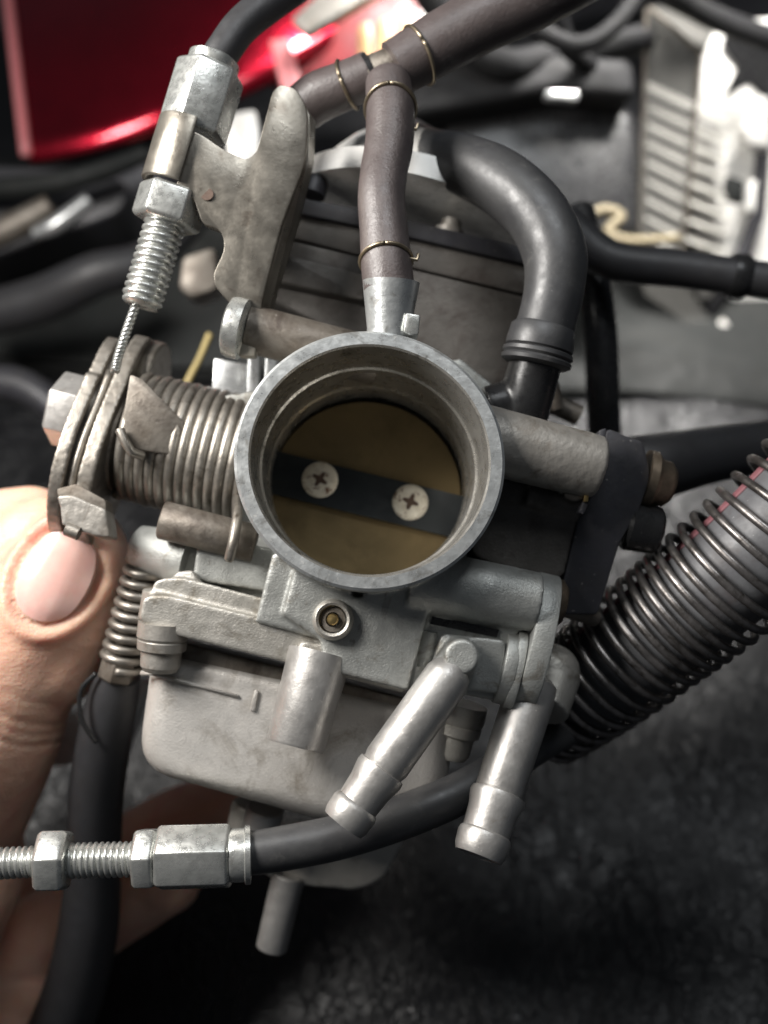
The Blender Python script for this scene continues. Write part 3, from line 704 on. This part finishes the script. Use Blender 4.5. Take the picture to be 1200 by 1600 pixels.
# ================================================================ FUEL / DRAIN HOSE at left going down
dh = MB(); dh.tube(spline([(190, 1052, 1770, 30), (178, 1085, 1790, 38), (162, 1160, 1830, 42), (150, 1250, 1880, 42), (146, 1340, 1930, 42), (138, 1450, 1990, 46), (112, 1560, 2060, 48), (60, 1680, 2150, 50)]), 36)
tag(dh.build('rubber_hose', M['rubber'], sharp=50), 'dark rubber hose hanging straight down between thumb and float bowl', 'hose')
m = MB(); m.tube(spline([(150, 1052, 1740, 4), (126, 1080, 1740, 4), (128, 1125, 1745, 4), (150, 1160, 1760, 4)]), 8)
tag(m.build('wire_loop', M['plastic'], sharp=180), 'thin dark wire loop beside the thumb and the hanging hose', 'wire')

# ================================================================ HAND
hand = thing('person', P(-100, 1300, 1900), 'bare left hand, thumb pressing the throttle drum, fingers curled under the carburettor', 'person')
m = MB()
def limb(pts, step=14):
    q = spline(pts, 8)
    m.tube(q, 28); m.ball(q[0][0], q[0][1], 28); m.ball(q[-1][0], q[-1][1], 28)
limb([(-230, 1420, 2030, 165), (-120, 1280, 1950, 150), (-40, 1150, 1870, 130), (12, 1050, 1835, 112), (62, 960, 1820, 106), (96, 900, 1810, 94), (112, 865, 1808, 78)])
limb([(70, 1030, 1830, 86), (104, 960, 1825, 84), (114, 900, 1825, 74)])
limb([(-160, 1180, 1960, 170), (-90, 1020, 1920, 120), (-10, 905, 1900, 86), (45, 850, 1890, 72), (75, 830, 1890, 58)])       # side roll of the thumb / web
limb([(-190, 1010, 1960, 150), (-100, 905, 1960, 95), (-20, 835, 1950, 64), (40, 808, 1940, 50), (70, 806, 1935, 42)])       # second finger behind the thumb
limb([(-400, 1700, 2150, 260), (-260, 1500, 2050, 230), (-160, 1360, 1960, 190)])                                              # palm heel
limb([(-320, 1600, 2150, 150), (-160, 1490, 2250, 100), (0, 1440, 2380, 80), (140, 1370, 2400, 66), (290, 1280, 2360, 54), (400, 1245, 2280, 46)])   # index
limb([(-360, 1750, 2200, 150), (-180, 1620, 2240, 100), (-20, 1530, 2240, 84), (120, 1440, 2210, 74), (220, 1390, 2160, 62), (262, 1376, 2120, 52)])   # middle
limb([(-420, 1900, 2250, 140), (-240, 1780, 2270, 100), (-80, 1680, 2260, 84), (20, 1600, 2230, 74), (70, 1530, 2190, 60)])       # ring
limb([(-480, 2050, 2300, 120), (-300, 1930, 2320, 90), (-160, 1830, 2300, 74), (-90, 1750, 2260, 62)])        # little
limb([(-480, 1950, 2250, 250), (-340, 1700, 2150, 240)])
limb([(-520, 1120, 1760, 240), (-350, 1100, 1780, 240), (-225, 1110, 1830, 190)])  # hand mass out of view, added to keep light off the fingers
limb([(-420, 1500, 1900, 230), (-330, 1300, 1820, 210), (-230, 1180, 1790, 170)])  # thumb-base bulge out of view, added to shade the palm
# nail bed hollow is made by pushing verts
nail_c = P(91, 899, 1730)
thdir = (P(118, 850, 1660)-P(70, 975, 1660)).normalized()
sdir = Vector((0.93, 0.36, 0)); sdir = (sdir-thdir*sdir.dot(thdir)).normalized()
def skinbump(c):
    r = c-nail_c; a = r.dot(thdir); b = r.dot(sdir)
    v = 2.2*noise.noise(c/55)
    e = math.hypot(a/92, b/66)
    if c.z > -1850 and e < 1.6:
        v += -10*max(0, 1-abs(e-.98)/.11) + 13*math.exp(-((e-1.2)/.15)**2)
    # knuckle creases
    if c.z > -1870:
        for off, amp in ((-265, 4), (-285, 3), (-310, 4.5), (-225, 2)):
            v -= amp*math.exp(-((a-off+b*.15+10*noise.noise(c/70))/5)**2)
    return v
m.build('hand', M['skin'], hand, remesh=8, smooth=8, sharp=180, bump=skinbump)
# nail: curved shell lying on the thumb
depth_dir = thdir.cross(sdir).normalized()
if depth_dir.z < 0: depth_dir = -depth_dir
def thumb_surface(c):
    # find height of skin along the view depth at this point
    dg = bpy.context.evaluated_depsgraph_get(); return c
me = bpy.data.objects['hand'].data
from mathutils.bvhtree import BVHTree
hb = bpy.data.objects['hand']; base = hb.matrix_world.translation
bpy.context.view_layer.update()
base = hand.location
tree = BVHTree.FromPolygons([v.co+base for v in me.vertices], [tuple(p.vertices) for p in me.polygons])
rs = []; bot = []
for i in range(15):
    row = []
    for j in range(15):
        a = -1+2*i/14; b = -1+2*j/14
        # superellipse nail: rounded base, nearly straight free edge
        aa = a*math.sqrt(1-b*b*.46); bb = b*math.sqrt(1-a*a*.42)
        c = nail_c + thdir*(aa*82) + sdir*(bb*59)
        o = W(c + Vector((0, 0, 1))*300); d = (W(c)-o).normalized()
        hit = tree.ray_cast(o, d, 1)
        if hit[0] is not None:
            h = C2W.inverted() @ hit[0] / S
        else: h = c
        row.append(Vector((c.x, c.y, h.z)))
    rs.append(row)
# smooth heights
for it in range(12):
    nz = [[rs[i][j].z for j in range(15)] for i in range(15)]
    for i in range(15):
        for j in range(15):
            s_ = []
            for di, dj in ((1, 0), (-1, 0), (0, 1), (0, -1)):
                if 0 <= i+di < 15 and 0 <= j+dj < 15: s_.append(nz[i+di][j+dj])
            rs[i][j].z = .5*nz[i][j]+.5*sum(s_)/len(s_)
m = MB(); top = []
for i in range(15):
    top.append([rs[i][j] + Vector((0, 0, 1))*(3.5 + 5*(1-((i-7)/7)**2)**.5*(1-((j-7)/7)**2)**.5 + .25*math.sin(j*2.1)) for j in range(15)])
m.rings(top, closed=False)
# skirt for thickness
bd = [top[0][j] for j in range(15)] + [top[i][14] for i in range(1, 15)] + [top[14][j] for j in range(13, -1, -1)] + [top[i][0] for i in range(13, 0, -1)]
m.rings([bd, [p-Vector((0, 0, 14)) for p in bd]], True, False, True)
m.build('thumbnail', M['nail'], hand, sharp=60)

# ================================================================ BACKGROUND
# red fairing
fr = thing('red_fairing', PG(150, 250, 0), 'glossy red fairing panel with bright streak, behind the cable bracket at top left', 'fairing')
m = MB(); rs = []
NB = 40
for j in range(33):
    t = j/32
    xb = 45 + (520-45)*t; yb = 252 - 6*math.sin(t*3.1) - 175*t**1.6
    row = []; dd = 3800.; hp = 0; Ht = yb+60
    for i in range(NB+1):
        h = Ht*(i/NB)**1.25
        le = -28+36*h/42 if h < 42 else (8+8*(h-42)/80 if h < 122 else min(34, 16+.16*(h-122)))
        dd += math.tan(R(le))*(h-hp)*2.5; hp = h
        q = h/Ht
        row.append(P(xb + (-36*(1-t)+10*t)*q, yb-h, dd - 170*math.sin(t*2.2) + 250*t))
    rs.append(row)
back = [[p + Vector((0, 0, -26)) for p in row] for row in rs]
m.rings(rs, closed=False); m.rings(back, closed=False)
m.build('panel', M['red'], fr, sharp=180)
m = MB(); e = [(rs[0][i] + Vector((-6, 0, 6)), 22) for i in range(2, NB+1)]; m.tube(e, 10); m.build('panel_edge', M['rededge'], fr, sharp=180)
m = MB(); m.pp(roundpoly([(520, -40), (690, -40), (660, 70), (520, 110), (410, 130), (440, 20)], 12), 3900, Vector((60, 0, -120)))
m.build('inner_panel', M['redlens'], fr, bevel=20)
# amber/clear reflector bits behind T hose
rb = thing('reflector_strip', P(600, 90, 3600), 'row of small amber and clear reflector blocks against the red panel, top centre', 'reflector')
for i in range(5):
    x = 560+i*32; y = 75-i*9
    m = MB(); m.pp(roundpoly([(x, y-36), (x+20, y-42), (x+24, y+22), (x-2, y+28)], 6), 3500, Vector((0, 0, -80))); m.build('reflector_block', M['amber'] if i < 3 else M['white'], rb, bevel=10)
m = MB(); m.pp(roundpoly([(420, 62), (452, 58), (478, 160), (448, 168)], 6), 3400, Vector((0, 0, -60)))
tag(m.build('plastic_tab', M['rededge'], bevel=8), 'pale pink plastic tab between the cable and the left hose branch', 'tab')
m = MB(); m.pp(roundpoly([(455, 30), (530, -40), (600, -60), (600, -20), (480, 52)], 6), 3300, Vector((0, 0, -60)))
tag(m.build('metal_strip', M['castwarm'], bevel=8), 'pale blurred metal strip running up from the throttle cable at the top edge', 'strip')
# black box
bb = thing('battery_box', PG(850, 400), 'large glossy black plastic box between the hoses and the lamp unit', 'box')
m = MB(); m.pp(roundpoly([(690, 120, 60), (880, 130, 60), (1000, 170), (1000, 370), (900, 372), (700, 400)], 30), 3300, Vector((0, -60, -700)))
m.build('box_body', M['plastic'], bb, bevel=40, seg=4)
m = MB(); m.pp(roundpoly([(640, 60), (820, 80), (990, 90), (995, 150), (860, 140), (640, 180)], 20), 3150, Vector((0, 0, -400)))
m.build('box_lid', M['clutter'], bb, bevel=30, seg=3)
m = MB(); m.pp(roundpoly([(853, 139), (906, 142), (904, 156), (852, 152)], 5), 3080, Vector((0, 0, -40))); m.build('lid_highlight', M['silver'], bb, bevel=6)  # pale strip painted in place of the small highlight on the box
# dark clutter top right: frame tubes and wiring
for i, (pts, mt, nm, lb, ct) in enumerate([
    ([(640, -60, 3000, 30), (760, 90, 3100, 26), (860, 90, 3200, 22), (1010, 60, 3300, 22)], 'clutter', 'frame_tube', 'thin dark frame tube beneath the right hose branch', 'tube'),
    ([(830, 40, 2900, 14), (900, 70, 2900, 14), (960, 40, 2900, 14), (1020, -40, 2900, 14)], 'clutter', 'wiring_loom', 'black wiring loom arching at the top right edge', 'wire'),
    ([(860, -60, 2850, 18), (880, 60, 3000, 16), (930, 110, 3200, 14)], 'clutter', 'dark_cable', 'short dark blurred cable running down at the top right', 'cable'),
    ([(985, -60, 3000, 16), (1100, 20, 3200, 18), (1230, 70, 3300, 18)], 'clutter', 'rubber_lead', 'black rubber lead passing over the lamp unit', 'wire')]):
    m = MB(); m.tube(spline(pts), 16); tag(m.build(nm, M[mt], sharp=180), lb, ct)
# black cable Y on the right
m = MB(); m.tube(spline([(880, 340, 2100, 26), (915, 380, 2080, 30), (960, 408, 2060, 30), (1060, 420, 2040, 29), (1150, 432, 2020, 28), (1260, 446, 2000, 28)]), 28)
yc = m.build('branch_cable', M['rubber'], sharp=180); tag(yc, 'shiny black cable running right from the elbow hose to the picture edge', 'cable')
m = MB(); m.tube([(P(1140, 430, 2022), RR(33, 2022)), (P(1146, 431, 2022), RR(35, 2022)), (P(1160, 433, 2022), RR(35, 2022)), (P(1166, 434, 2022), RR(33, 2022))], 28); m.build('cable_band', M['plastic'], yc)
m = MB(); m.tube(spline([(905, 330, 2250, 24), (925, 420, 2200, 26), (938, 520, 2180, 26), (942, 620, 2200, 26), (945, 700, 2250, 26)]), 24)
tag(m.build('vertical_cable', M['plastic'], sharp=180), 'matt black cable running down behind the elbow hose collar', 'cable')
m = MB(); m.tube(spline([(960, 735, 1950, 50), (1020, 730, 1950, 52), (1090, 715, 1980, 46), (1180, 700, 2020, 42), (1300, 690, 2060, 42)]), 32)
tag(m.build('intake_pipe', M['rubber'], sharp=180), 'fat dull black pipe behind the bracket bolt, leading to the right edge', 'pipe')
# small fittings behind right boss
m = MB(); m.cyl(P(850, 625, 1850), P(905, 650, 1850), 20); m.cyl(P(862, 600, 1820), P(870, 640, 1820), 14)
m.build('linkage_stub', M['castdark'], carb)
# beige wires
m = MB(); m.tube(spline([(905, 350, 3300, 7), (940, 328, 3300, 8), (970, 338, 3300, 8), (950, 362, 3300, 8), (985, 376, 3300, 8), (1060, 372, 3320, 7)]), 12)
tag(m.build('beige_wires', M['beige'], sharp=180), 'looped beige wires at the foot of the black box', 'wire')
# yellow wire & white bits left behind the drum
m = MB(); m.tube(spline([(328, 522, 2350, 5.5), (312, 560, 2340, 5), (292, 600, 2330, 5.5), (270, 660, 2330, 5)]), 10)
tag(m.build('yellow_wire', M['yellow'], sharp=180), 'short yellow wire showing behind the throttle drum', 'wire')
m = MB(); m.pp(roundpoly([(285, 400), (335, 385), (340, 450), (300, 465), (278, 450)], 10), 2500, Vector((0, 0, -120)))
tag(m.build('connector_block', M['castdark'], bevel=14), 'greyish blurred connector block seen between threaded adjuster and bracket', 'connector')
m = MB(); m.pp(roundpoly([(345, 180), (400, 170), (410, 280), (360, 260)], 10), 3000, Vector((0, 0, -100)))
tag(m.build('white_bracket', M['white'], bevel=14), 'bright white blurred piece showing in the notch of the cable bracket', 'bracket')
m = MB(); m.pp([(175, 1060), (235, 1065), (195, 1180), (180, 1190)], 2150, Vector((0, 0, -60)))
tag(m.build('pale_clip', M['silver'], bevel=8), 'pale blurred clip between the hanging hose and the float bowl', 'clip')
m = MB(); m.pp(roundpoly([(85, 1120), (120, 1110), (140, 1190), (80, 1200)], 8), 2350, Vector((0, 0, -80)))
tag(m.build('grey_bracket', M['silver'], bevel=8), 'grey metal bracket peeking out below the thumb', 'bracket')
# dark moulded parts at left
lf = thing('engine_cover', PG(50, 430), 'dark ribbed engine cover with dull grey edges at the left edge', 'engine cover')
m = MB(); m.pp(roundpoly([(-200, 250), (120, 262), (205, 285), (190, 330), (60, 380), (-200, 460)], 20), 3500, Vector((0, -100, -500))); m.build('cover_shell', M['painted'], lf, bevel=50, seg=4)
m = MB(); m.tube(spline([(-80, 300, 3400, 16), (60, 290, 3350, 18), (150, 270, 3350, 16), (230, 240, 3400, 12)]), 14); m.build('cover_ridge', M['grey'], lf, sharp=180)
m = MB(); m.tube(spline([(-80, 400, 3300, 20), (30, 350, 3300, 22), (80, 320, 3300, 18)]), 14); m.build('cover_ridge', M['castdark'], lf, sharp=180)
m = MB(); m.tube(spline([(52, 366, 3250, 8), (90, 350, 3250, 14), (140, 312, 3260, 12)]), 14); m.build('cover_ridge', M['silver'], lf, sharp=180)
# lamp unit at right
lu = thing('lamp_unit', PG(1100, 560), 'white headlamp unit with clear ribbed lens standing at the top right', 'lamp')
def ld(y): return 3300 + (y-20)/540*500
def LP(x, y, o=0): return P(x, y, ld(y)+o)
m = MB()      # white shell
shell = [(1098, 84), (1120, 36), (1150, 30), (1260, 20), (1260, 560), (1190, 600), (1150, 590), (1104, 556), (1100, 540), (1128, 500), (1090, 470), (1078, 300)]
m.prism([LP(x, y, 90) for x, y in shell], Vector((160, -40, -420))); m.build('shell', M['white'], lu, bevel=14)
m = MB()
m.prism([LP(x, y, 75) for x, y in [(1136, 42), (1150, 34), (1168, 44), (1190, 60), (1260, 40), (1260, 180), (1190, 150), (1170, 130), (1130, 150), (1152, 104), (1128, 70)]], Vector((10, 0, -12))); m.build('dark_opening', M['plastic'], lu)
m = MB(); m.tube([(LP(x, y, 40), r) for x, y, r in [(1230, 120, 26), (1195, 180, 28), (1190, 260, 28), (1182, 340, 30), (1160, 400, 30), (1120, 470, 30), (1105, 500, 22)]], 14); m.build('rubber_seal', M['painted'], lu, sharp=180)
m = MB(); m.prism([LP(x, y, -30) for x, y in [(1186, 148), (1200, 150), (1204, 230), (1170, 225), (1158, 200)]], Vector((0, 0, -60))); m.build('side_tab', M['white'], lu, bevel=8)
m = MB(); m.prism([LP(x, y, -20) for x, y in [(1135, 272), (1165, 282), (1162, 318), (1132, 310)]], Vector((0, 0, -30))); m.build('socket', M['grey'], lu, bevel=6)
m = MB(); m.prism([LP(x, y, -20) for x, y in [(1172, 280), (1184, 282), (1180, 332), (1166, 328)]], Vector((0, 0, -60))); m.build('side_tab', M['white'], lu, bevel=6)
m = MB(); m.tube([(LP(1120, 545, -20), 20), (LP(1104, 552, -20), 22), (LP(1106, 525, -20), 22), (LP(1135, 505, -20), 26)], 12); m.build('hook', M['white'], lu)
# ribs
for i in range(10):
    y = 128 + i*29
    m = MB()
    xl = 1012 - i*.6
    m.prism([LP(xl+2, y, 10), LP(1082-i*2.2, y+30, 0), LP(1135, y+54, 20), LP(1135, y+67, -45), LP(1082-i*2.2, y+43, -60), LP(xl+2, y+12, -50)], Vector((0, 10, -30)))
    m.build('rib', M['rib'], lu, bevel=5)
m = MB(); m.prism([LP(x, y, 120) for x, y in [(1012, 150), (1130, 150), (1122, 440), (1004, 400)]], Vector((0, 0, -20))); m.build('reflector_back', M['plastic'], lu)
# lens: thin panes, framed
def pane(pts, th=14, name='lens_pane', mt='lens'):
    m = MB(); m.prism([LP(*p) for p in pts], Vector((0, 0, -th))); return m.build(name, M[mt], lu)
pane([(1014, 10, -60), (1094, 82, -60), (1068, 395, -60), (998, 392, -60)])
pane([(1014, 10, -64), (1030, 8, 60), (1120, 50, 60), (1096, 80, -60)])
pane([(1000, 430, -60), (1070, 440, -60), (1110, 500, -30), (1098, 520, -30), (1010, 460, -50)])
for e in ([(1010, 14, -70), (1004, 200, -70), (998, 400, -70)], [(1094, 82, -70), (1080, 260, -70), (1064, 420, -70)], [(1014, 12, -70), (1052, 44, -70), (1094, 82, -70)]):
    m = MB(); m.tube([(LP(*p), 7) for p in e], 10); m.build('lens_edge', M['castdark'], lu)
# backdrop: dark workshop clutter mass behind everything
m = MB(); rs = []
for j in range(31):
    px = -900+3000*j/30
    rs.append([P(px, 330+20*math.sin(j*.9), 5200+150*math.sin(j*1.3)), P(px, 150, 5000+200*math.sin(j*.7+1)), P(px, -150, 5100), P(px, -400, 5400)])
m.rings(rs, closed=False)
m.build('backdrop', M['painted'], sharp=180, kind='structure')

# dark clutter behind, left and top centre
for nm, lb, ct, mt, pts in [
    ('side_cover', 'dark side cover edge curving beneath the red fairing', 'cover', 'painted', [(-60, 330, 3900, 60), (90, 318, 3850, 52), (190, 300, 3850, 44), (270, 262, 3900, 34)]),
    ('coolant_hose', 'dull black hose running behind the cable thread at the left edge', 'hose', 'rubber', [(-60, 500, 3300, 34), (60, 470, 3250, 36), (150, 430, 3200, 34), (240, 400, 3250, 30), (330, 300, 3400, 28)]),
    ('breather_pipe', 'dark pipe lying low at the left behind the drum nut', 'pipe', 'painted', [(-80, 610, 2900, 26), (20, 600, 2880, 28), (90, 640, 2850, 24), (140, 700, 2850, 20)])]:
    m = MB(); m.tube(spline(pts), 20); tag(m.build(nm, M[mt], sharp=180), lb, ct)
